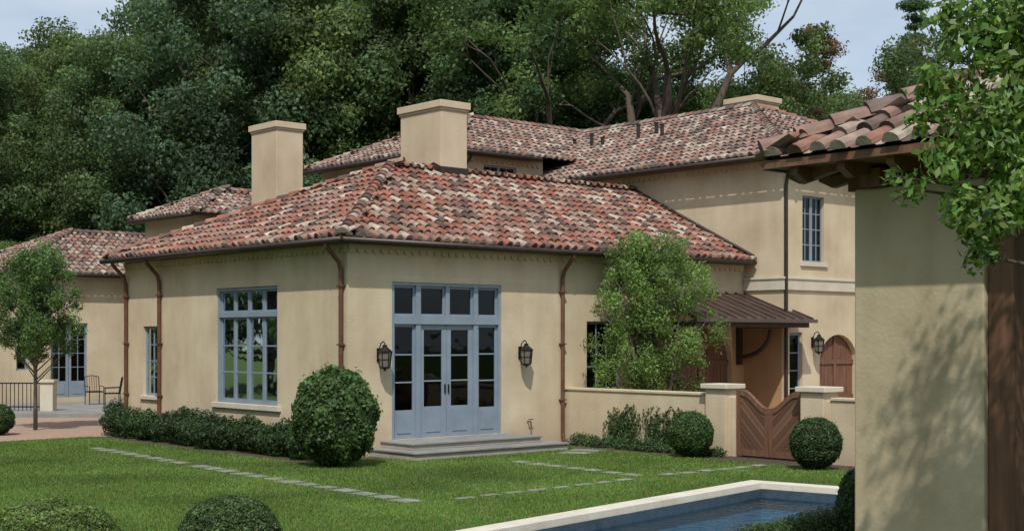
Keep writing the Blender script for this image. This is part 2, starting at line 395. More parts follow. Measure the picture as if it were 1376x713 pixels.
# soffits
for (x0,x1,y0,y1,z) in ((-OV+.04,12.69,-OV+.04,10.5,4.44),(8.75,12.2,7.55,15.05,7.89),(12.3,23.2,-1.7,16.9,7.14),(5.65,13,17.05,21.55,6.49),(2.35,13.9,24.45,32.35,4.74)):
    S.box(x0,x1,y0,y1,z,z+.04)
    S.box(x0-.035,x1,y0-.035,y0-.002,z-.03,z+.10); S.box(x0-.037,x0-.004,y0-.002,y1,z-.03,z+.098)
S.obj('soffits_and_fascia',[M['darkwood']],house)
K=MB()
def scallop(pl,a0,a1,z):
    n=int((a1-a0)/.2); st=(a1-a0)/n
    for i in range(n):
        c=a0+(i+.5)*st; r=.092
        vs=[pl.p(c-r*math.cos(math.pi*k/6),z-r*1.1*math.sin(math.pi*k/6),.05) for k in range(7)]
        vb=[(v[0]-pl.N[0]*.05,v[1]-pl.N[1]*.05,v[2]) for v in vs]
        K.add(vs+vb,[tuple(range(7))]+[(k,k+1,k+8,k+7) for k in range(6)])
    pl.box(K,a0,a1,z,z+.08,.004,.06)
scallop(fr,0.0,12.65,4.30); scallop(lf,0.0,10.15,4.30); scallop(rl,-1.25,7.4,7.0); scallop(rb,12.75,22.8,7.0); scallop(mf,9.15,12.6,7.76); scallop(bf,2.7,7.5,4.60)
K.obj('scalloped_cornice',[M['wall']],house)
# gutters
def gut(p,q,r=.065): G.tube([p,q],r,8)
gz=4.43
gut((-OV-.06,-OV-.08,gz),(12.6,-OV-.08,gz)); gut((-OV-.08,-OV-.06,gz),(-OV-.08,10.6,gz))
gut((12.18,-1.83,7.12),(23.2,-1.83,7.12)); gut((12.17,-1.8,7.12),(12.17,7.6,7.12)); gut((8.62,7.42,7.88),(12.2,7.42,7.88)); gut((8.62,7.4,7.88),(8.62,15.1,7.88))
gut((5.52,17,6.48),(5.52,21.6,6.48)); gut((2.3,24.32,4.73),(8,24.32,4.73)); gut((2.22,24.3,4.73),(2.22,32.4,4.73))
G.obj('gutters',[M['gutter']],house,smooth=True)
# downspouts
def spout_f(a,yw,ye,z1,z0=.05): D.tube([(a,ye,z1),(a,ye,z1-.1),(a,yw-.12,z1-.42),(a,yw-.07,z1-.6),(a,yw-.07,z0+.2),(a,yw-.1,z0)],.048,10)
def spout_l(b,xw,xe,z1,z0=.05): D.tube([(xe,b,z1),(xe,b,z1-.1),(xw-.12,b,z1-.42),(xw-.07,b,z1-.6),(xw-.07,b,z0)],.048,10)
spout_l(.14,0,-OV-.06,gz); spout_f(6.0,0,-OV-.06,gz); spout_l(8.15,0,-OV-.06,gz); spout_l(10.0,0,-OV-.06,gz)
for (pl,a) in ((lf,.14),(fr,6.0),(lf,8.15),(lf,10.0)):
    for z in (1.0,2.3,3.5): pl.box(D,a-.07,a+.07,z,z+.03,.002,.13)
D.obj('copper_downspouts',[M['copper']],house,smooth=False)
D2=MB(); D2.tube([(12.72,-1.83,7.1),(12.72,-1.8,6.95),(12.72,-1.42,6.7),(12.72,-1.37,6.4),(12.72,-1.37,.1)],.05,10)
D2.tube([(9.5,7.42,7.85),(9.5,7.8,7.5),(9.5,7.83,5.5)],.04,8)
D2.obj('dark_downspout',[M['gutter']],house,smooth=False)
# windows and doors
X=MB()
a0,a1,z0,z1=door; zt=2.75; hh=.17
fr.box(X,a0,a0+.07,z0,z1,-.16,-.02); fr.box(X,a1-.07,a1,z0,z1,-.16,-.02); fr.box(X,a0+.07,a1-.07,z1-.07,z1,-.16,-.023); fr.box(X,a0+.07,a1-.07,zt,zt+hh,-.16,-.012)
pa=a0+.72; pb=a1-.72
for x in (pa,pb):
    fr.box(X,x-.06,x+.06,z0,zt,-.16,-.03); fr.box(X,x-.06,x+.06,zt+hh,z1-.07,-.16,-.03)
mid=(a0+a1)/2
fr.box(X,mid-.05,mid+.05,zt+hh,z1-.07,-.16,-.03)
sash(X,fr,a0+.07,pa-.06,z0,zt,1,3,.06,.03,kick=.55); sash(X,fr,pb+.06,a1-.07,z0,zt,1,3,.06,.03,kick=.55)
sash(X,fr,pa+.06,mid-.005,z0,zt,1,3,.12,.03,kick=.55); sash(X,fr,mid+.005,pb-.06,z0,zt,1,3,.12,.03,kick=.55)
for (q,r,c) in ((a0+.07,pa-.06,1),(pa+.06,mid-.05,1),(mid+.05,pb-.06,1),(pb+.06,a1-.07,1)): sash(X,fr,q,r,zt+hh,z1-.07,c,1,.05,.03)
a0,a1,z0,z1=lwin; zt=2.93
lf.box(X,a0,a0+.07,z0,z1,-.16,-.03); lf.box(X,a1-.07,a1,z0,z1,-.16,-.03); lf.box(X,a0+.07,a1-.07,z1-.07,z1,-.16,-.033); lf.box(X,a0+.07,a1-.07,zt,zt+.11,-.16,-.025); lf.box(X,a0+.07,a1-.07,z0,z0+.06,-.16,-.036)
n=4; st=(a1-a0-.14)/4
for i in range(4):
    q=a0+.07+i*st; sash(X,lf,q+.008,q+st-.008,zt+.11,z1-.07,1,1,.045)
for i in range(4):
    q=a0+.07+i*st; sash(X,lf,q+.008,q+st-.008,z0+.06,zt,1,3,.045,.03)
mid=(a0+a1)/2; lf.box(X,mid-.05,mid+.05,z0+.06,zt,-.1,-.05)
a0,a1,z0,z1=lw2; sash(X,lf,a0,a1,z0,z1,2,4,.06)
sash(X,fr,6.85,8.0,1.2,2.85,3,3,.06); sash(X,fr,8.5,9.1,.3,2.3,1,3,.07,kick=.4)
um=(UW[0]+UW[1])/2
sash(X,rb,UW[0],um-.005,UW[2],UW[3],2,4,.045); sash(X,rb,um+.005,UW[1],UW[2],UW[3],2,4,.045); sash(X,rb,17.5,18.4,4.46,6.20,2,4,.06)
sash(X,rb,12.95,13.499,.3,2.6,1,4,.07,kick=.3)
sash(X,mf,10.3,10.95,6.75,7.62,2,3,.05); sash(X,mf,10.95,11.6,6.75,7.62,2,3,.05)
sash(X,bf,4.1,4.79,.3,3.0,2,4,.09,kick=.5); sash(X,bf,4.81,5.5,.3,3.0,2,4,.09,kick=.5); sash(X,bf,2.85,3.25,1.3,3.0,1,3,.06)
sash(X,Plane((2.7,0),(0,1),(-1,0)),26.5,27.6,1,3,3,4,.06)
X.obj('windows_and_french_doors',[M['paint'],M['glass']],house)
H=MB()
for dx in (-.05,.05): fr.box(H,2.65+dx-.012,2.65+dx+.012,1.25,1.45,-.078,-.05)
H.obj('door_handles',[M['black']],house)
H=MB(); H.tube([(4.95,-.01,.55),(4.95,-.12,.55),(4.95,-.14,.42)],.018,6); H.tube([(4.88,-.12,.6),(5.02,-.12,.6)],.012,6); H.obj('garden_tap',[M['copper']],house)
Q=MB()
lf.box(Q,2.55,5.54,.84,.957,-.02,.07); lf.box(Q,8.27,9.25,.9,.997,-.02,.06)
rb.box(Q,UW[0]-.1,UW[1]+.1,4.34,4.457,-.02,.06); rb.box(Q,12.66,22.8,3.70,3.98,.003,.06); rl.box(Q,-1.36,-.02,3.70,3.98,.003,.06)
rb.box(Q,12.64,22.8,3.98,4.04,.003,.09); rl.box(Q,-1.39,-.02,3.98,4.04,.003,.09)
Q.obj('stone_sills_and_band',[M['trim']],house,bevel=.008)
A=MB()
for (pl,b0,b1,c1,ar) in ((fr,9.9,12.2,2.75,.9),(rb,14.25,15.95,2.55,.75)):
    n=int((b1-b0)/.14); st=(b1-b0)/n
    for i in range(n): pl.box(A,b0+i*st+.005,b0+(i+1)*st-.005,.03,c1,-.19,-.15-.004*(i%2))
    pl.box(A,b0,b1,.8,.92,-.15,-.12); pl.box(A,b0,b1,1.75,1.87,-.15,-.12); pl.box(A,(b0+b1)/2-.05,(b0+b1)/2+.05,.03,c1,-.15,-.115)
A.obj('arched_timber_doors',[M['wood']],house)
# interior
I=MB()
I.box(.25,12.5,.25,10,.2,.29); I.box(.2,12.6,.25,10,4.0,4.08); I.box(.2,6.5,5.9,6.0,.3,4.0); I.box(6.4,6.5,.25,5.85,.3,4.0); I.box(8.2,12.5,3,3.1,.3,4)
I.box(13,22,1.5,1.6,.3,7); I.box(9.3,12,9.5,9.6,5,7.9); I.box(3,12,27.5,27.6,.1,4.5); I.box(12.9,22,-1.0,1.5,3.8,3.9)
I.box(1.2,2.1,3.2,5.4,.3,.75); I.box(2.1,2.3,3.2,5.4,.3,1.15); I.box(3.2,5.2,3.2,4.3,1.0,1.06); I.box(3.3,3.4,3.3,3.4,.3,1.0); I.box(5.0,5.1,3.3,3.4,.3,1.0)
I.obj('interior_rooms',[M['interior']],house)
Cn=MB()
def curtain(pl,a0,a1,z0,z1,d):
    n=int((a1-a0)/.03); vs=[];fs=[]
    for i in range(n+1):
        a=a0+(a1-a0)*i/n; w=.035*math.sin(i*1.15)
        vs+= [pl.p(a,z0,d+w),pl.p(a,z1,d+w)]
    for i in range(n): fs.append((2*i,2*i+2,2*i+3,2*i+1))
    Cn.add(vs,fs)
curtain(lf,2.7,3.0,.35,3.7,-.35); curtain(lf,5.1,5.4,.35,3.7,-.35); curtain(fr,1.15,1.35,.3,3.7,-.35)
curtain(rb,13.6,13.75,4.3,6.2,-.35); curtain(bf,4.1,4.4,.3,3,-.4)
Cn.obj('curtains',[M['curtain']],house,smooth=True)
# chimneys
C=MB()
def chimney(x0,x1,y0,y1,z0,z1,capo=.07):
    C.box(x0,x1,y0,y1,z0,z1-.24)
    C.box(x0-.03,x1+.03,y0-.03,y1+.03,z1-.24,z1-.18)
    C.box(x0-capo,x1+capo,y0-capo,y1+capo,z1-.18,z1)
    C.box(x0+.12,x1-.12,y0+.12,y1-.12,z1,z1+.03,1)
chimney(5.4,6.25,3.75,5.45,5.2,8.44)
chimney(5.0,5.9,10.9,12.3,4,8.72)
chimney(20.0,21.2,5.4,6.7,7.5,10.5)
C.obj('chimneys',[M['chim'],M['darkwood']],house,bevel=.015)
Fl=MB(); 
zb=lambda y:4.5+(y+OV)*PW
x0,x1,y0=5.37,6.28,3.72
Fl.add([(x0,y0,zb(y0)-.1),(x0,4.02,zb(4.02)-.1),(x0,4.02,zb(4.02)+.24),(x0,y0,zb(y0)+.26)],[(0,1,2,3)])
Fl.add([(x0,4.02,ZR-.1),(x0,5.4,ZR-.5),(x0,5.4,ZR-.18),(x0,4.02,ZR+.24)],[(0,1,2,3)])
Fl.add([(x0,y0,zb(y0)-.1),(x1,y0,zb(y0)-.1),(x1,y0,zb(y0)+.26),(x0,y0,zb(y0)+.26)],[(0,1,2,3)])
Fl.add([(12.5,-.38,4.64),(12.5,4.02,ZR+.12),(12.69,4.02,ZR+.12),(12.69,-.38,4.64)],[(0,1,2,3)])
Fl.obj('lead_flashing',[M['gutter']],house)
V_=MB()
for (x,b,h) in ((15.4,9.3,.4),(15.6,8.7,.45),(15.3,7.9,.35),(15.6,6.6,.5),(15.9,6.1,.4),(15.5,5.5,.42)):
    z=7.2+(x-12.25)*p
    V_.tube([(x,b,z-.1),(x,b,z+h)],.06,8); V_.tube([(x,b,z+h),(x,b,z+h+.03)],.085,8)
V_.obj('roof_vents',[M['gutter']],house)
# metal awning
aw=MB()
def awz(y): return 3.62+y*.36
aw.add([(8.5,0,awz(0)),(13.1,0,awz(0)),(13.1,-1.95,awz(-1.95)),(8.5,-1.95,awz(-1.95)),(8.5,0,awz(0)-.04),(13.1,0,awz(0)-.04),(13.1,-1.95,awz(-1.95)-.04),(8.5,-1.95,awz(-1.95)-.04)],
 [(0,1,2,3),(4,7,6,5),(3,2,6,7),(0,3,7,4),(1,5,6,2)])
for i in range(13):
    x=8.51+i*.38
    aw.add([(x,0,awz(0)+.05),(x+.025,0,awz(0)+.05),(x+.025,-1.96,awz(-1.95)+.05),(x,-1.96,awz(-1.95)+.05),(x,0,awz(0)),(x+.025,0,awz(0)),(x+.025,-1.96,awz(-1.95)),(x,-1.96,awz(-1.95))],[(0,1,2,3),(0,3,7,4),(1,5,6,2),(3,2,6,7)])
aw.box(8.45,13.15,-2.05,-1.955,awz(-1.95)-.08,awz(-1.95)+.01)
aw.obj('metal_awning',[M['metal']],house)
aw=MB()
aw.box(8.6,13.05,-1.85,-1.72,2.72,2.88)
for x in (8.7,12.35):
    aw.box(x,x+.12,-1.7,-.02,2.71,2.86); aw.box(x+.002,x+.118,-.16,-.02,1.75,2.7)
    pts=[(x+.06,-.1+ -1.0*math.sin(t*math.pi/2),1.95+.72*(1-math.cos(t*math.pi/2))) for t in [k/8 for k in range(9)]]
    aw.tube(pts,.06,6)
aw.obj('awning_brackets',[M['darkwood']],house)
T.obj('wing_roof_tiles',[M['tile']],house,attr=True)
TP.obj('upper_roof_tiles',[M['tile']],house,attr=True)
B.obj('roof_deck',[M['mortar']],house)

# ================================================================= steps
st=MB()
st.box(.55,4.75,-1.55,-.004,0,.13,0); st.box(.52,4.78,-1.59,-.003,.13,.17,1)
st.box(.85,4.4,-1.05,-.006,.17,.27,0); st.box(.82,4.43,-1.09,-.005,.27,.31,1)
st.obj('door_steps',[M['step'],M['blue']],None,loc=(CX,CY,0),rz=ANG,bevel=.008)
# ================================================================= lanterns
def lantern_mesh():
    m=MB()
    m.box(-.05,.05,-.02,0,-.12,.16); m.tube([(0,-.01,.1),(0,-.08,.26),(0,-.17,.3),(0,-.22,.26),(0,-.22,.2)],.014,6)
    def ring(z,r,t=.0): return [(r*math.cos(math.pi/3*k+math.pi/6),-.22+r*math.sin(math.pi/3*k+math.pi/6),z) for k in range(6)]
    def frust(z0,r0,z1,r1,mi=0):
        a=ring(z0,r0);b=ring(z1,r1)
        m.add(a+b,[(k,(k+1)%6,6+(k+1)%6,6+k) for k in range(6)]+[tuple(range(6))[::-1],tuple(range(6,12))],mi)
    frust(-.27,.07,-.24,.11); frust(-.24,.12,-.22,.12); frust(-.22,.105,.08,.135,1); frust(.08,.165,.1,.165); frust(.1,.15,.2,.04); frust(.2,.05,.23,.05); frust(-.31,.02,-.27,.03)
    a=ring(-.22,.112);b=ring(.08,.143)
    for k in range(6): m.tube([a[k],b[k]],.011,5)
    for z,r in ((-.07,.127),): 
        rr=ring(z,r)
        for k in range(6): m.tube([rr[k],rr[(k+1)%6]],.008,4)
    return m
for (lx,ly,z) in ((.78,0,2.08),(4.72,0,2.10),(13.92,-1.3,2.32)):
    w=L2W(lx,ly-.003,z); lantern_mesh().obj('wall_lantern',[M['black'],M['lampglass']],None,loc=w,rz=ANG)
# ================================================================= garden wall + gate
gw=MB()
gx0,gx1=6.12,6.37
def seg(y0,y1): gw.box(gx0,gx1,y0,y1,0,1.24); gw.box(gx0-.03,gx1+.03,y0,y1,1.24,1.30)
seg(-4.28,-.002); seg(-11,-7.48)
for (y0,y1) in ((-5.08,-4.28),(-7.48,-6.75)):
    yc=(y0+y1)/2; gw.box(gx0-.12,gx1+.12,yc-.27,yc+.27,0,1.40); gw.box(gx0-.19,gx1+.19,yc-.35,yc+.35,1.40,1.50,1); gw.box(gx0,gx1,y0,y1,0,1.238)
gw.obj('stucco_garden_wall',[M['wall'],M['trim']],None,loc=(CX,CY,0),rz=ANG,bevel=.012)
g=MB(); hw=.83
prof=[]
for i in range(25):
    s=-hw+2*hw*i/24; t=abs(s)/hw; prof.append((s,1.02+.36*(.5-.5*math.cos(math.pi*min(1,max(0,(t-.05)/.8))))))
for i in range(24):
    (s,zt),(s2,zt2)=prof[i],prof[i+1]
    g.add([(-.03,s,.05),(-.03,s2,.05),(-.03,s2,zt2),(-.03,s,zt),(.03,s,.05),(.03,s2,.05),(.03,s2,zt2),(.03,s,zt)],[(0,1,2,3),(4,7,6,5),(3,2,6,7),(0,4,5,1)],0)
    g.add([(-.05,s,zt-.11),(-.05,s2,zt2-.11),(-.05,s2,zt2+.01),(-.05,s,zt+.01),(.05,s,zt+.01),(.05,s2,zt2+.01)],[(0,1,2,3),(3,2,5,4)],1)
for (q,r,z) in ((-hw,-hw+.1,1.36),(hw-.1,hw,1.36),(-.10,-.004,1.0),(.004,.10,1.0)): g.box(-.047,.047,q,r,.05,z,1)
for (q,r) in ((-hw+.1,-.1),(.1,hw-.1)): g.box(-.044,.044,q,r,.05,.17,1)
w=L2W(6.24,-5.91,0); g.obj('wooden_gate',[M['planks'],M['wood']],None,loc=w,rz=ANG)

# ================================================================= pavilion
pav=empty('garden_pavilion',(2.31,12.5,0),ANG)
PT=MB();PB=MB()
hiproof(PT,PB,0,5,-5,0,4.08,.5,'x',(1,1),PALE,pitch=.24)
PT.obj('roof_tiles',[M['tile']],pav,attr=True); PB.obj('roof_deck',[M['mortar']],pav)
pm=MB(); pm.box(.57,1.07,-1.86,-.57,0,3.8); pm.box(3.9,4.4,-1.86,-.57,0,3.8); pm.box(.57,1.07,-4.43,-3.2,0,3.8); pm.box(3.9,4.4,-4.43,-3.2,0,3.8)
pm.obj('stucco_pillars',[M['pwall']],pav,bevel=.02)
pm=MB()
pm.box(.62,.84,-2.10,-1.863,0,3.8); pm.box(.62,.84,-3.197,-2.95,0,3.8)
pm.obj('timber_posts',[M['wood']],pav,bevel=.01)
pm=MB()
for y in (-.82,-4.18): pm.box(.45,4.55,y-.1,y+.1,3.802,3.96)
for x in (.82,4.15): pm.box(x-.1,x+.1,-4.6,-.4,3.805,3.99)
for i in range(10):
    y=-.25-i*.5
    pm.add([(.05,y,4.0),(.05,y-.08,4.0),(.8,y-.08,4.2),(.8,y,4.2),(.05,y,3.93),(.05,y-.08,3.93),(.2,y-.08,3.86),(.2,y,3.86),(.8,y-.08,3.99),(.8,y,3.99)],[(0,1,2,3),(0,4,5,1),(4,7,6,5),(7,9,8,6),(0,3,9,7,4),(1,5,6,8,2)])
    x=.25+i*.5
    pm.add([(x,-.05,4.0),(x+.08,-.05,4.0),(x+.08,-.8,4.2),(x,-.8,4.2),(x,-.05,3.93),(x+.08,-.05,3.93),(x+.08,-.2,3.86),(x,-.2,3.86),(x+.08,-.8,3.99),(x,-.8,3.99)],[(0,3,2,1),(0,1,5,4),(4,5,6,7),(7,6,8,9),(0,4,7,9,3),(1,2,8,6,5)])
pm.box(-.02,.03,-5,0,3.99,4.06); pm.box(-.02,5,-.01,.04,3.985,4.055)
pm.box(.04,4.96,-4.96,-.04,4.0,4.02)
pm.obj('timber_beams_and_rafters',[M['wood']],pav)

# ================================================================= pool + ground
PA=math.atan2(.788,.616)
pc,ps=math.cos(PA),math.sin(PA)
def P2W(u,v,z=0):
    return (4.03-pc*u+ps*v, 23.0-ps*u-pc*v, z)
PL,PWD=10.5,3.7
pool=MB(); cw=.36
def pq(m,u0,u1,v0,v1,z0,z1,mi=0):
    c=[P2W(u0,v0),P2W(u1,v0),P2W(u1,v1),P2W(u0,v1)]
    vs=[(a[0],a[1],z0) for a in c]+[(a[0],a[1],z1) for a in c]
    m.add(vs,[(0,3,2,1),(4,5,6,7),(0,1,5,4),(1,2,6,5),(2,3,7,6),(3,0,4,7)],mi)
def coping(u0,u1,v0,v1,z1,along):
    n=max(1,int(((u1-u0) if along=='u' else (v1-v0))/.9))
    for i in range(n):
        if along=='u':
            a=u0+(u1-u0)*i/n; b=u0+(u1-u0)*(i+1)/n; pq(pool,a+.004,b-.004,v0,v1,-.06,z1)
        else:
            a=v0+(v1-v0)*i/n; b=v0+(v1-v0)*(i+1)/n; pq(pool,u0,u1,a+.004,b-.004,-.06,z1)
coping(0,cw,0,PWD,.07,'v'); coping(PL-cw,PL,0,PWD,.07,'v'); coping(cw,PL-cw,0,cw,.07,'u'); coping(cw,PL-cw,PWD-cw,PWD,.07,'u')
def pw(u0,v0,u1,v1,z0,z1,mi): 
    a,b=P2W(u0,v0),P2W(u1,v1); pool.add([(a[0],a[1],z0),(b[0],b[1],z0),(b[0],b[1],z1),(a[0],a[1],z1)],[(0,1,2,3)],mi)
i0,i1,j0,j1=cw+.03,PL-cw-.03,cw+.03,PWD-cw-.03
for (a,b,c,d) in ((i0,j0,i1,j0),(i1,j0,i1,j1),(i1,j1,i0,j1),(i0,j1,i0,j0)):
    pw(a,b,c,d,-.35,-.02,1); pw(a,b,c,d,-1.3,-.35,2)
cc=[P2W(i0,j0),P2W(i1,j0),P2W(i1,j1),P2W(i0,j1)]
pool.add([(a[0],a[1],-1.3) for a in cc],[(0,1,2,3)],2)
pq(pool,i0+.01,i0+.9,j0+.8,j1-.8,-1.2,-.38,2)
pool.add([(a[0],a[1],-.16) for a in cc],[(0,1,2,3)],3)
pool.obj('swimming_pool',[M['coping'],M['pooltile'],M['poolbot'],M['water']],None)
gr=MB(); us=[-500,.05,PL-.05,500]; vs_=[-500,.05,PWD-.05,500]
for i in range(3):
    for j in range(3):
        if i==1 and j==1: continue
        gr.add([P2W(us[i],vs_[j]),P2W(us[i+1],vs_[j]),P2W(us[i+1],vs_[j+1]),P2W(us[i],vs_[j+1])],[(0,3,2,1)])
gr.obj('ground',[M['ground']],None)
gp=[(-26,32.0),(-12.0,32.1),(-9.5,34.6),(-10.6,36.5),(-12.2,42.0),(-26,42.0)]
m=MB(); m.add([(x,y,.012) for x,y in gp],[tuple(range(len(gp)))]); m.obj('gravel_path',[M['gravel']],None)
m=MB(); 
pt=[(-26,42.0),(-12.2,42.0),(-10.2,36.4),(-3,44),(-10,58),(-26,60)]
m.add([(x,y,.14) for x,y in pt]+[(x,y,-.05) for x,y in pt],[tuple(range(6))]+[(i,(i+1)%6,6+(i+1)%6,6+i) for i in range(6)]); m.obj('stone_patio',[M['blue']],None)
m=MB()
for (a,b,c,d,z) in ((-1.5,0,-.3,10.3,.008),(-1.5,.55,-.9,-.3,.009),(4.8,6.1,-.75,0,.010),(5.1,6.12,-12,-.75,.011)):
    q=[L2W(a,c,z),L2W(b,c,z),L2W(b,d,z),L2W(a,d,z)]; m.add(q,[(0,1,2,3)])
m.obj('mulch_bed',[M['mulch']],None)
m=MB(); m.add([L2W(6.4,-14,.02),L2W(24,-14,.02),L2W(24,-.01,.02),L2W(6.4,-.01,.02)],[(0,1,2,3)]); m.obj('courtyard_paving',[M['gravel']],None)
stones=[]
sm=MB()
def row(p,q,n,w=.36):
    p=Vector(p);q=Vector(q);d=(q-p).normalized();nn=Vector((-d.y,d.x)); L=(q-p).length/n
    for i in range(n):
        c=p+d*(L*(i+.5)); l=L*.40*random.uniform(.85,1.05); ww=w*.5*random.uniform(.85,1.1)
        pts=[c+d*(sx*l)+nn*(sy*ww)+Vector((random.uniform(-.04,.04),random.uniform(-.03,.03))) for sx,sy in ((-1,-1),(1,-1),(1,1),(-1,1))]
        z=.028+random.uniform(0,.006)
        sm.add([(a.x,a.y,z) for a in pts]+[(a.x,a.y,-.03) for a in pts],[(0,1,2,3),(0,1,5,4),(1,2,6,5),(2,3,7,6),(3,0,4,7)])
        stones.append((c,d,nn,l*.95,ww*.9))
row((-9.3,30.3),(-6.3,26.4),8,.34); row((-6.1,26.1),(-1.4,20.2),13,.34); row((-.9,20.6),(2.1,23.6),8,.2); row((.0,27.0),(2.32,24.05),7,.34); row((2.6,24.2),(4.9,26.2),6,.26)
row((1.2,28.6),(1.75,29.9),2,.7)
sm.obj('stepping_stone_path',[M['flag']],None,bevel=.008)

# ================================================================= foliage tools
def leafobj(name,P,Nrm,size,cols,mat,parent=None,aspect=.5,link=True,trunk=None,tmat=None,spread=.8):
    P=np.asarray(P,dtype=np.float64); n=len(P)
    R=rng.normal(size=(n,3)); R/=np.linalg.norm(R,axis=1)[:,None]
    nn=R*spread+(Nrm if Nrm is not None else 0); nn/=np.linalg.norm(nn,axis=1)[:,None]+1e-9
    R2=rng.normal(size=(n,3)); a=np.cross(nn,R2); a/=np.linalg.norm(a,axis=1)[:,None]; b=np.cross(nn,a)
    s=(size*rng.uniform(.65,1.25,n))[:,None]
    V=np.stack([P-a*s*.5,P+b*s*aspect*.5+a*s*.05,P+a*s*.5+nn*s*-.12,P-b*s*aspect*.5+a*s*.05],axis=1).reshape(-1,3)
    idx=np.arange(4*n,dtype=np.int32)
    colf=np.ones((n,4),dtype=np.float32); colf[:,:3]=cols
    tv=[];tf=[]
    if trunk: tv=trunk.v; tf=trunk.f
    nv0=4*n; allV=np.vstack([V,np.array(tv).reshape(-1,3)]) if tv else V
    lt=np.array([4]*n+[len(f) for f in tf],dtype=np.int32)
    li=np.concatenate([idx]+[np.array([i+nv0 for f in tf for i in f],dtype=np.int32)]) if tf else idx
    ls=np.concatenate([[0],np.cumsum(lt)[:-1]]).astype(np.int32)
    me=bpy.data.meshes.new(name); me.vertices.add(len(allV)); me.vertices.foreach_set('co',allV.astype(np.float32).ravel())
    me.loops.add(len(li)); me.loops.foreach_set('vertex_index',li); me.polygons.add(len(lt)); me.polygons.foreach_set('loop_start',ls); me.polygons.foreach_set('loop_total',lt)
    me.materials.append(mat)
    mi=np.zeros(len(lt),dtype=np.int32); mi[n:]=1
    if tf: me.materials.append(tmat)
    me.polygons.foreach_set('material_index',mi)
    me.update(calc_edges=True); me.validate()
    at=me.attributes.new('col','FLOAT_COLOR','FACE')
    cf=np.ones((len(lt),4),dtype=np.float32)*.1; cf[:n]=colf; at.data.foreach_set('color',cf.ravel())
    if not link: return me
    o=bpy.data.objects.new(name,me); COL.objects.link(o)
    if parent: o.parent=parent
    return o
def unit(n):
    d=rng.normal(size=(n,3)); return d/np.linalg.norm(d,axis=1)[:,None]
def clump(c,r,n,flat=.75,shell=.55,base=(.06,.12,.03),var=.25,bright=1,lumpy=1):
    d=unit(n); rad=r*(shell+(1-shell)*rng.random(n)**.6)
    lump=1+lumpy*(.18*np.sin(d[:,0]*5+c[0]*3)*np.sin(d[:,1]*5+c[1]*2)+.12*np.sin(d[:,2]*7+c[2]))
    P=d*(rad*lump)[:,None]; P[:,2]*=flat; P+=np.array(c)
    k=(1+rng.normal(0,var,n)).clip(.4,1.8)*bright
    col=np.array(base)[None,:]*k[:,None]; col[:,0]*=1+rng.normal(0,.12,n)
    return P,d,col.clip(.004,.8)
def gather(L):
    return np.vstack([a[0] for a in L]),np.vstack([a[1] for a in L]),np.vstack([a[2] for a in L])

# ================================================================= bushes
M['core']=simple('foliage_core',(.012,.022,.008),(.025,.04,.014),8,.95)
def bush(name,x,y,r,h,n,size=.05,base=(.045,.085,.022),rough=.02,shell=.84,stray=.03,sm_=1.10):
    tr=MB()
    P,d,c=clump((0,0,0),1,n,flat=1,shell=shell,base=base,var=.32,lumpy=0)
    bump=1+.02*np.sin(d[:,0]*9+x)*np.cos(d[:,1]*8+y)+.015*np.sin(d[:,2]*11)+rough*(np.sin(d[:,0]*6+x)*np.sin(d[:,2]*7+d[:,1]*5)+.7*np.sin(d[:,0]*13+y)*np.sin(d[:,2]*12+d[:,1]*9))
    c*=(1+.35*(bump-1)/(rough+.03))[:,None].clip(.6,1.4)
    st_=rng.random(n)<stray; bump[st_]*=rng.uniform(1.02,sm_,st_.sum())
    P=P*bump[:,None]
    P[:,0]*=r;P[:,1]*=r;P[:,2]*=h/2; P[:,2]+=h/2+.02
    keep=P[:,2]>.02; P=P[keep];d=d[keep];cc=c[keep]
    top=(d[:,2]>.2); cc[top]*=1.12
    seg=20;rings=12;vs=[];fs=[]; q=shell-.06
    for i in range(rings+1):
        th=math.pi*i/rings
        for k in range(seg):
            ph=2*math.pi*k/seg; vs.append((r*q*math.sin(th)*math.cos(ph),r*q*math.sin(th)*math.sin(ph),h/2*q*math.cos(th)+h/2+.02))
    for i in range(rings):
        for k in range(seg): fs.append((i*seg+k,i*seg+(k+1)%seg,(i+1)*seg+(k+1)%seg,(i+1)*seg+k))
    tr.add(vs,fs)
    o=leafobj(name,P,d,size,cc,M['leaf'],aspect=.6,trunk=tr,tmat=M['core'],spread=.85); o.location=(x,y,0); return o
bush('round_camellia_bush',-3.35,25.9,.80,1.88,26000,.085,(.065,.12,.035),.05,.78,.06,1.12)
bush('boxwood_bush',3.66,28.0,.47,.95,15000,.045,(.055,.105,.028))
bush('boxwood_bush',5.62,25.3,.48,.98,15000,.045,(.04,.075,.024))
bush('boxwood_bush',-12.95,34.4,.42,.78,9000,.05)
bush('boxwood_bush',-2.93,14.2,.52,.80,36000,.032,(.06,.105,.032),.03)
bush('boxwood_bush',-4.55,13.5,.68,.84,44000,.032,(.11,.165,.042),.035)
bush('boxwood_bush',3.85,15.2,.25,1.0,12000,.035)
def hedge(name,pts,size,base,nper,mat='leaf'):
    L=[]
    for (x,y,z,r) in pts: L.append(clump((x,y,z),r,int(nper*r*r/.09),flat=.95,shell=.5,base=base,var=.35,bright=random.uniform(.75,1.2)))
    P,d,c=gather(L); k=P[:,2]>.01
    return leafobj(name,P[k],d[k],size,c[k],M['leaf'],aspect=.6)
pts=[]
for i in range(30):
    b=.2+i*.31; X_,Y_,_=L2W(-.75+random.uniform(-.18,.18),b,0)
    pts.append((X_,Y_,random.uniform(.24,.44),random.uniform(.30,.46))); 
hedge('foundation_hedge',pts,.06,(.042,.08,.027),1800)
pts=[]
for i in range(24):
    u=4.6+i*.15; a=P2W(u,4.25); pts.append((a[0],a[1],.26,.27)); pts.append((a[0],a[1],.10,.3))
hedge('clipped_box_hedge',pts,.032,(.06,.105,.03),2600)
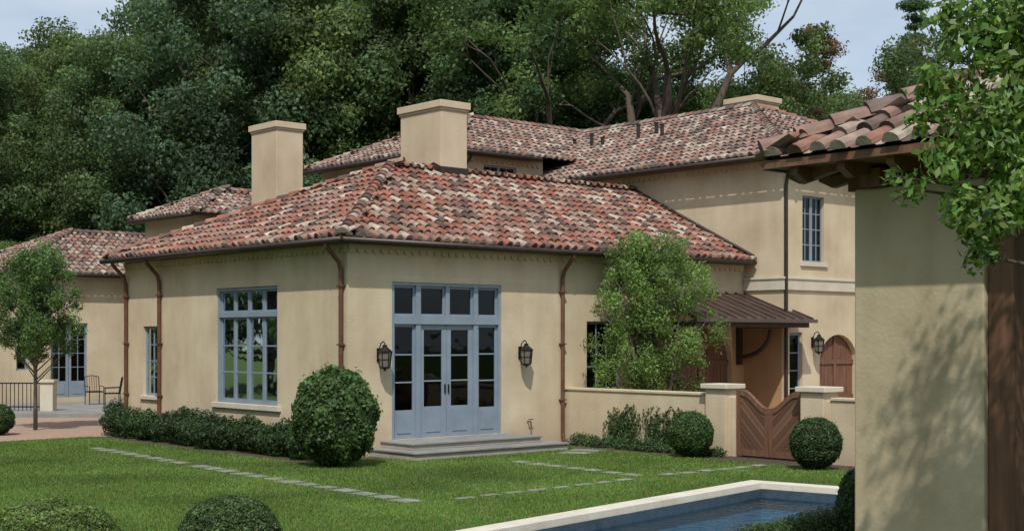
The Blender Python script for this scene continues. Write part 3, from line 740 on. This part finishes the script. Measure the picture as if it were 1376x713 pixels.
pts=[(-12.1+.25*i,41.6,.25,.33) for i in range(8)]
hedge('patio_hedge',pts,.06,(.035,.07,.025),1000)
pts=[]
for i in range(22):
    X_,Y_,_=L2W(5.85+random.uniform(-.2,.1),-.7-i*.2,0); pts.append((X_,Y_,.06,random.uniform(.12,.24)))
hedge('ground_cover_plants',pts,.05,(.06,.105,.038),1800)
Pv=[];
for k in range(110):
    y=-1.9+random.gauss(0,.25) if k%2 else -3.3+random.gauss(0,.35); z=0.05
    top=random.uniform(.4,1.0) 
    while z<top:
        z+=.018; y+=random.gauss(0,.02)
        if random.random()<.8: Pv.append(L2W(6.1-random.uniform(0,.07),y+random.gauss(0,.03),z))
Pv=np.array(Pv); nn=np.tile(np.array([-CA,-SA,0.1]),(len(Pv),1)); col=np.array([.065,.11,.034])*(1+rng.normal(0,.3,len(Pv))).clip(.4,1.7)[:,None]
leafobj('climbing_ivy',Pv,nn,.065,col,M['leaf'],aspect=.7)

# ================================================================= trees
def tree_mesh(name,H,z0,R,nc,cr,lpc,lsize,base,tr,mat,seed,link=False,prof=None,tmat=None,var=.22,sparse=.45,limbs=True,flat=.72):
    random.seed(seed); L=[]; tb=MB()
    lean=(random.uniform(-.6,.6),random.uniform(-.6,.6))
    def tx(z): t=z/H; return (lean[0]*t*t*2,lean[1]*t*t*2)
    tb.tube([(tx(H*q)[0],tx(H*q)[1],H*q) for q in (0,.15,.35,.55,.75,.92)],[tr*1.25,tr,tr*.8,tr*.6,tr*.35,tr*.08],8)
    for i in range(nc):
        q=(i+.5)/nc; z=z0+(H-z0)*(q**.85)
        t=(z-z0)/(H-z0)
        rr=R*(prof(t) if prof else math.sqrt(max(.03,1-(2*t-.75)**2/1.75)))
        a=i*2.4+random.uniform(-.5,.5); rad=rr*random.uniform(.25,1.0)
        o=tx(z); c=(o[0]+rad*math.cos(a),o[1]+rad*math.sin(a),z+random.uniform(-.3,.3))
        k=cr*random.uniform(.6,1.3)
        L.append(clump(c,k,int(lpc*(k/cr)**2),flat=flat,shell=sparse,base=base,var=var,bright=random.uniform(.65,1.35)))
        if limbs:
            zb=max(z0*.7,z-rad*.9-.5); o2=tx(zb); m_=((o2[0]+c[0])/2+random.uniform(-.2,.2),(o2[1]+c[1])/2,(zb+c[2])/2-.1*rad)
            r0=tr*.42*(1-.6*t); tb.tube([(o2[0],o2[1],zb),m_,c],[r0,r0*.6,r0*.15],5)
    P,d,c=gather(L)
    return leafobj(name,P,d,lsize,c,mat,aspect=.6,link=link,trunk=tb,tmat=tmat or M['bark'],spread=.9)
fm=[]
bases=[(.10,.155,.068),(.082,.137,.064),(.12,.17,.068),(.088,.143,.08),(.105,.15,.056)]
for k in range(5):
    fm.append(tree_mesh('forest_tree_mesh_%d'%k,20,2.5,4.6+.3*k,76,1.45,950,.22,bases[k],.32,M['fleaf'],30+k,sparse=.3))
forest=empty('forest')
def place(mesh,x,y,s,parent,name,rz=None,sz=None):
    o=bpy.data.objects.new(name,mesh); COL.objects.link(o); o.location=(x,y,0); o.rotation_euler=(0,0,random.uniform(0,6.28) if rz is None else rz); o.scale=(s,s,sz or s); o.parent=parent; return o
random.seed(11)
def hmax(x,y):
    u=688+1837*x/y
    if u<230: v=random.uniform(25,65)
    elif u<740: v=random.uniform(-110,-10)
    elif u<960: v=random.uniform(60,140)
    elif u<1180: v=random.uniform(105,150)
    else: v=random.uniform(60,120)
    return 2.45+(454-v)/1837*y
for (y0,dx,jit) in ((66,5.2,1.5),(74,5.4,2),(84,6,2.5),(97,7,3)):
    x=-62
    while x<66:
        X_=x+random.uniform(-1.5,1.5); Y_=y0+random.uniform(-jit,jit); h=hmax(X_,Y_)*random.uniform(.93,1.03)
        if y0>70: h=min(h,hmax(X_,Y_))
        s=h/20.5; place(random.choice(fm),X_,Y_,max(.75,min(s,1.15)),forest,'tree',sz=s)
        x+=dx
for i in range(60):
    x=-40+i*1.5; place(random.choice(fm),x,61.5+random.uniform(-1,2)+(0 if x<5 else -1),.38,forest,'understory_tree',sz=.33)
for i in range(14): place(random.choice(fm),-50+i*7.5,-34+random.uniform(-4,4),.7,forest,'tree')
for i in range(12): place(random.choice(fm),-37+random.uniform(-3,3),8+i*4.6,.85,forest,'tree')
tb=MB(); L=[]
def branch(p,d,l,r,lev):
    p=Vector(p);d=Vector(d).normalized(); pts=[p];rs=[r]
    n=4
    for i in range(n):
        d=(d+Vector((random.gauss(0,.13),random.gauss(0,.13),random.gauss(0.03,.08)))).normalized(); p=p+d*(l/n); pts.append(p); rs.append(r*(1-.5*(i+1)/n))
    tb.tube(pts,rs,6 if lev<2 else 4,cap=False)
    if lev>=3:
        if random.random()<LEAFP: L.append(clump(tuple(p),LR*random.uniform(.6,1.2),LN,flat=.7,shell=.2,base=LB,var=.25,bright=random.uniform(.7,1.4)))
    if lev<4:
        for k in range(random.choice((2,3)) if lev<3 else 2):
            q=pts[random.choice((2,3,4))] if k else pts[-1]
            nd_=(d+Vector((random.gauss(0,.55),random.gauss(0,.55),random.gauss(.05,.3)))).normalized()
            branch(q,nd_,l*random.uniform(.6,.8),rs[-1]*(.95 if k==0 else .7),lev+1)
def opentree(name,x,y,H,r,leafp,lr,ln,lb,ls,mat,seed,lean=(0,0)):
    global tb,L,LEAFP,LR,LN,LB
    tb=MB();L=[];LEAFP=leafp;LR=lr;LN=ln;LB=lb; random.seed(seed)
    tb.tube([(0,0,0),(lean[0]*.3,0,H*.25),(lean[0],lean[1],H*.45)],[r*1.3,r*1.05,r*.9],9)
    for k in range(4):
        a=k*1.6+seed; branch((lean[0],lean[1],H*(.38+.02*k)),(math.cos(a)*.6,math.sin(a)*.6,1),H*.25,r*.62,1)
    P,d,c=gather(L); o=leafobj(name,P,d,ls,c,M['fleaf'],aspect=.55,trunk=tb,tmat=mat); o.location=(x,y,0); return o
opentree('oak_tree',7.6,60.0,22,.5,.8,1.1,330,(.13,.19,.065),.2,M['bark'],3,(-.8,0))
opentree('oak_tree',1.2,62.0,20,.35,.7,1.0,300,(.11,.17,.06),.2,M['bark'],8,(.5,0))
opentree('oak_tree',4.6,64.0,21,.35,.8,1.1,330,(.11,.165,.06),.2,M['bark'],52,(.3,0))
opentree('bare_tree',13.2,70.0,17.5,.17,.25,.7,70,(.15,.15,.12),.18,M['greybark'],12)
opentree('maple_tree',17.2,72.0,17.5,.22,.85,.8,260,(.20,.125,.08),.18,M['greybark'],15)
opentree('oak_tree',22.5,70.0,18,.3,.85,1.0,330,(.085,.13,.055),.2,M['bark'],21)
opentree('oak_tree',11.0,66.0,17,.3,.7,.9,260,(.12,.17,.065),.2,M['bark'],33)
pine=tree_mesh('pine_tree',20.5,7,2.4,34,.75,500,.16,(.06,.105,.055),.18,M['fleaf'],77,link=True,prof=lambda t:1.05-.9*t,flat=.35); pine.location=(20.8,73,0)
def small_tree(name,x,y,stems,H,z0,R,nc,cr,lpc,ls,base,seed,tr=.035,flat=1.0,shell=.1):
    random.seed(seed); L=[];tb=MB()
    for (dx,dy) in stems:
        tb.tube([(dx*.3,dy*.3,0),(dx*.6,dy*.6,z0*.8),(dx,dy,(z0+H)/2),(dx*1.2,dy*1.2,H*.95)],[tr*1.2,tr,tr*.7,tr*.15],7)
    for i in range(nc):
        t=(i+.5)/nc; z=z0+(H-z0)*t; rr=R*math.sqrt(max(.05,1-(2*t-.8)**2/1.6)); a=i*2.4+random.uniform(-.4,.4); rad=rr*random.uniform(.2,1.05)
        s=random.choice(stems); c=(s[0]+rad*math.cos(a),s[1]+rad*math.sin(a),z+random.uniform(-.1,.2))
        k=cr*random.uniform(.5,1.4)
        L.append(clump(c,k,int(lpc*(k/cr)**2),flat=flat,shell=shell,base=base,var=.28,bright=random.uniform(.75,1.3)))
        zb=max(z0*.6,z-rad*.8-.2); tb.tube([(s[0]*.8,s[1]*.8,zb),((s[0]+c[0])/2,(s[1]+c[1])/2,(zb+c[2])/2),c],[tr*.4,tr*.25,tr*.06],5)
    P,d,c=gather(L); o=leafobj(name,P,d,ls,c,M['leaf'],aspect=.42,trunk=tb,tmat=M['greybark']); o.location=(x,y,0); return o
small_tree('courtyard_tree',3.3,32.0,[(-.55,0),(.1,.1),(.6,-.1)],4.7,1.25,1.05,150,.27,300,.078,(.15,.235,.065),41,flat=1.25)
small_tree('ornamental_tree',-12.65,36.3,[(0,0)],4.65,2.0,1.15,85,.33,430,.085,(.10,.175,.055),42,tr=.05)
# near tree at the right
random.seed(9); L=[];tb=MB()
tb.tube([(4.6,9.3,0),(4.5,9.2,1.6),(4.3,9.1,3.0),(4.0,9.0,4.2),(3.8,9.0,5.4)],[.12,.10,.085,.06,.02],9)
base=(.13,.22,.05)
for (x,y,z,r,n) in ((3.15,9.0,4.45,.38,1100),(3.30,8.9,3.98,.40,1200),(3.02,8.8,3.76,.32,800),(3.32,8.8,3.40,.32,850),(3.02,8.7,3.20,.22,420),(2.84,9.0,4.02,.22,260),(2.80,8.8,3.58,.20,220),
   (2.60,8.9,3.42,.14,80),(2.48,8.9,3.50,.08,24),(2.88,8.8,3.30,.16,170),(2.98,8.7,2.98,.14,110),(2.72,8.95,4.12,.14,90),(2.66,8.95,3.88,.12,60),(3.5,9.0,4.6,.42,1000),(3.6,9.1,3.8,.42,1000),(3.6,8.9,3.3,.36,800),(3.9,9.2,4.3,.5,1100),(4.1,9.1,3.6,.45,900),(2.95,9.2,4.65,.22,200),(4.3,9.4,5.0,.7,1200),(3.5,9.3,5.2,.5,800),(4.7,9.3,4.2,.6,900)):
    L.append(clump((x,y,z),r,n,flat=.95,shell=.05,base=base,var=.28,bright=random.uniform(.75,1.25)))
    tb.tube([(4.2,9.1,max(2.9,z-.6)),((4.2+x)/2,(9.1+y)/2,z-.1),(x,y,z),(x-r*.9,y,z-r*.6)],[.03,.018,.009,.003],5)
P,d,c=gather(L); leafobj('overhanging_tree',P,d,.078,c,M['leaf'],aspect=.45,trunk=tb,tmat=M['bark'])

# ================================================================= grass
def inpoly(x,y,poly):
    r=np.zeros(len(x),bool); n=len(poly); j=n-1
    for i in range(n):
        xi,yi=poly[i];xj,yj=poly[j]
        c=((yi>y)!=(yj>y))&(x<(xj-xi)*(y-yi)/(yj-yi+1e-12)+xi); r^=c; j=i
    return r
N=1300000
d_=12.3+(38-12.3)*rng.random(N)**1.25; x_=(rng.random(N)-.5)*2*.45*d_
lx=CA*(x_-CX)+SA*(d_-CY); ly=-SA*(x_-CX)+CA*(d_-CY)
pu=-(x_-4.03)*pc-(d_-23)*ps; pv=(x_-4.03)*ps-(d_-23)*pc
ex=inpoly(x_,d_,gp)|((lx>-1.45)&(ly>-.25)&(ly<11))|((lx>-1.4)&(lx<.5)&(ly>-.85)&(ly<0))|((lx>.45)&(lx<4.85)&(ly>-1.66)&(ly<.1))|((lx>4.8)&(ly>-.7)&(ly<1))|((lx>5.2)&(ly>-14))|((pu>-.02)&(pu<PL)&(pv>-.02)&(pv<PWD))
for (c,d,nn,l,ww) in stones:
    rx=x_-c.x; ry=d_-c.y; ex|=(np.abs(rx*d.x+ry*d.y)<l)&(np.abs(rx*nn.x+ry*nn.y)<ww)
ex|=(d_>37.5)
x_=x_[~ex];d_=d_[~ex];n=len(x_)
a=rng.random(n)*6.283; w=.007+.004*rng.random(n)+d_*.0002; h=(.025+.035*rng.random(n)); lean=rng.normal(0,.02,(n,2))
P0=np.stack([x_-np.cos(a)*w,d_-np.sin(a)*w,np.zeros(n)],1);P1=np.stack([x_+np.cos(a)*w,d_+np.sin(a)*w,np.zeros(n)],1);P2=np.stack([x_+lean[:,0],d_+lean[:,1],h],1)
V=np.stack([P0,P1,P2],1).reshape(-1,3).astype(np.float32)
me=bpy.data.meshes.new('lawn_grass'); me.vertices.add(3*n); me.vertices.foreach_set('co',V.ravel()); me.loops.add(3*n); me.loops.foreach_set('vertex_index',np.arange(3*n,dtype=np.int32))
me.polygons.add(n); me.polygons.foreach_set('loop_start',np.arange(0,3*n,3,dtype=np.int32)); me.polygons.foreach_set('loop_total',np.full(n,3,dtype=np.int32)); me.materials.append(M['grass']); me.update(calc_edges=True)
at=me.attributes.new('col','FLOAT_COLOR','FACE'); k=(1+rng.normal(0,.22,n)).clip(.4,1.7)
cf=np.ones((n,4),np.float32); cf[:,0]=.15*k*(1+rng.normal(0,.18,n)); cf[:,1]=.235*k; cf[:,2]=.058*k
dry=rng.random(n)<.03; cf[dry,0]=.28; cf[dry,1]=.25; cf[dry,2]=.12
at.data.foreach_set('color',cf.ravel())
o=bpy.data.objects.new('lawn_grass',me); COL.objects.link(o)

# ================================================================= patio furniture / railing
m=MB()
for x in (-16.8,-14.75): m.box(x-.2,x+.2,43.3,43.7,.14,1.05,1); m.box(x-.26,x+.26,43.24,43.76,1.05,1.13,1)
m.box(-16.6,-14.95,43.48,43.52,1.0,1.04); m.box(-16.6,-14.95,43.48,43.52,.25,.29)
m.box(-19.6,-17.0,43.48,43.52,1.0,1.04); m.box(-19.6,-17.0,43.48,43.52,.25,.29)
x=-19.6
while x<-14.95:
    if not -17.0<x<-16.6: m.box(x-.01,x+.01,43.49,43.51,.15,1.0)
    x+=.13
m.obj('iron_railing',[M['black'],M['trim']],None)
def chair(x,y,rz):
    m=MB(); 
    for (a,b) in ((-.25,-.25),(.25,-.25)): m.tube([(a,b,0),(a,b,.62)],.015,6)
    for a in (-.25,.25): m.tube([(a,.25,0),(a,.24,.45),(a,.33,.95)],.015,6); m.tube([(a,-.25,.62),(a,.27,.64)],.015,6)
    m.tube([(-.25,.33,.95),(0,.34,1.0),(.25,.33,.95)],.015,6)
    for k in range(5): m.tube([(-.16+.08*k,.25,.45),(-.16+.08*k,.33,.96)],.007,5)
    m.box(-.25,.25,-.26,.26,.42,.45)
    for k in range(4): m.box(-.24,.24,-.22+.12*k,-.18+.12*k,.455,.465)
    m.obj('iron_patio_chair',[M['black']],None,loc=(x,y,.14),rz=rz)
chair(-13.6,46.5,-1.2); chair(-14.6,47.8,.6)

# ================================================================= world, sun, camera
el=math.radians(52); sx,sy=-.05,-1; ln=math.hypot(sx,sy); sx/=ln;sy/=ln
wd=bpy.data.worlds.new('World'); sc.world=wd; wd.use_nodes=True; nt=wd.node_tree; LK=nt.links.new
bg=nt.nodes['Background']; sk=nt.nodes.new('ShaderNodeTexSky'); sk.sky_type='NISHITA'; sk.sun_disc=False; sk.sun_elevation=el; sk.sun_rotation=math.atan2(sx,sy)
sk.dust_density=2.0; sk.air_density=1.0; sk.ozone_density=1.5
tc=nt.nodes.new('ShaderNodeTexCoord'); mp=nt.nodes.new('ShaderNodeMapping'); mp.inputs['Scale'].default_value=(1,1,3.0); LK(tc.outputs['Generated'],mp.inputs[0])
nz=nt.nodes.new('ShaderNodeTexNoise'); nz.inputs['Scale'].default_value=3.2; nz.inputs['Detail'].default_value=8; nz.inputs['Roughness'].default_value=.55; LK(mp.outputs[0],nz.inputs['Vector'])
mr=nt.nodes.new('ShaderNodeMapRange'); mr.inputs[1].default_value=.38; mr.inputs[2].default_value=.62; mr.inputs[3].default_value=.35; mr.inputs[4].default_value=.95; LK(nz.outputs[0],mr.inputs[0])
mx=nt.nodes.new('ShaderNodeMixRGB'); LK(mr.outputs[0],mx.inputs[0]); LK(sk.outputs[0],mx.inputs[1]); mx.inputs[2].default_value=(5.4,6.0,6.7,1)
LK(mx.outputs[0],bg.inputs[0]); bg.inputs[1].default_value=.13
sl=bpy.data.lights.new('sun','SUN'); sl.energy=3.6; sl.angle=math.radians(.8); sl.color=(1,.955,.88)
so=bpy.data.objects.new('sun',sl); COL.objects.link(so); so.rotation_euler=Vector((sx*math.cos(el),sy*math.cos(el),math.sin(el))).to_track_quat('Z','Y').to_euler()
cd=bpy.data.cameras.new('camera'); co=bpy.data.objects.new('camera',cd); COL.objects.link(co); co.location=(0,0,2.45); co.rotation_euler=(math.radians(90),0,0)
cd.sensor_width=36; cd.lens=1837/1376*36; cd.shift_y=97.5/1376; cd.clip_end=2000; sc.camera=co
sc.view_settings.view_transform='Standard'; sc.view_settings.look='None'; sc.view_settings.exposure=0
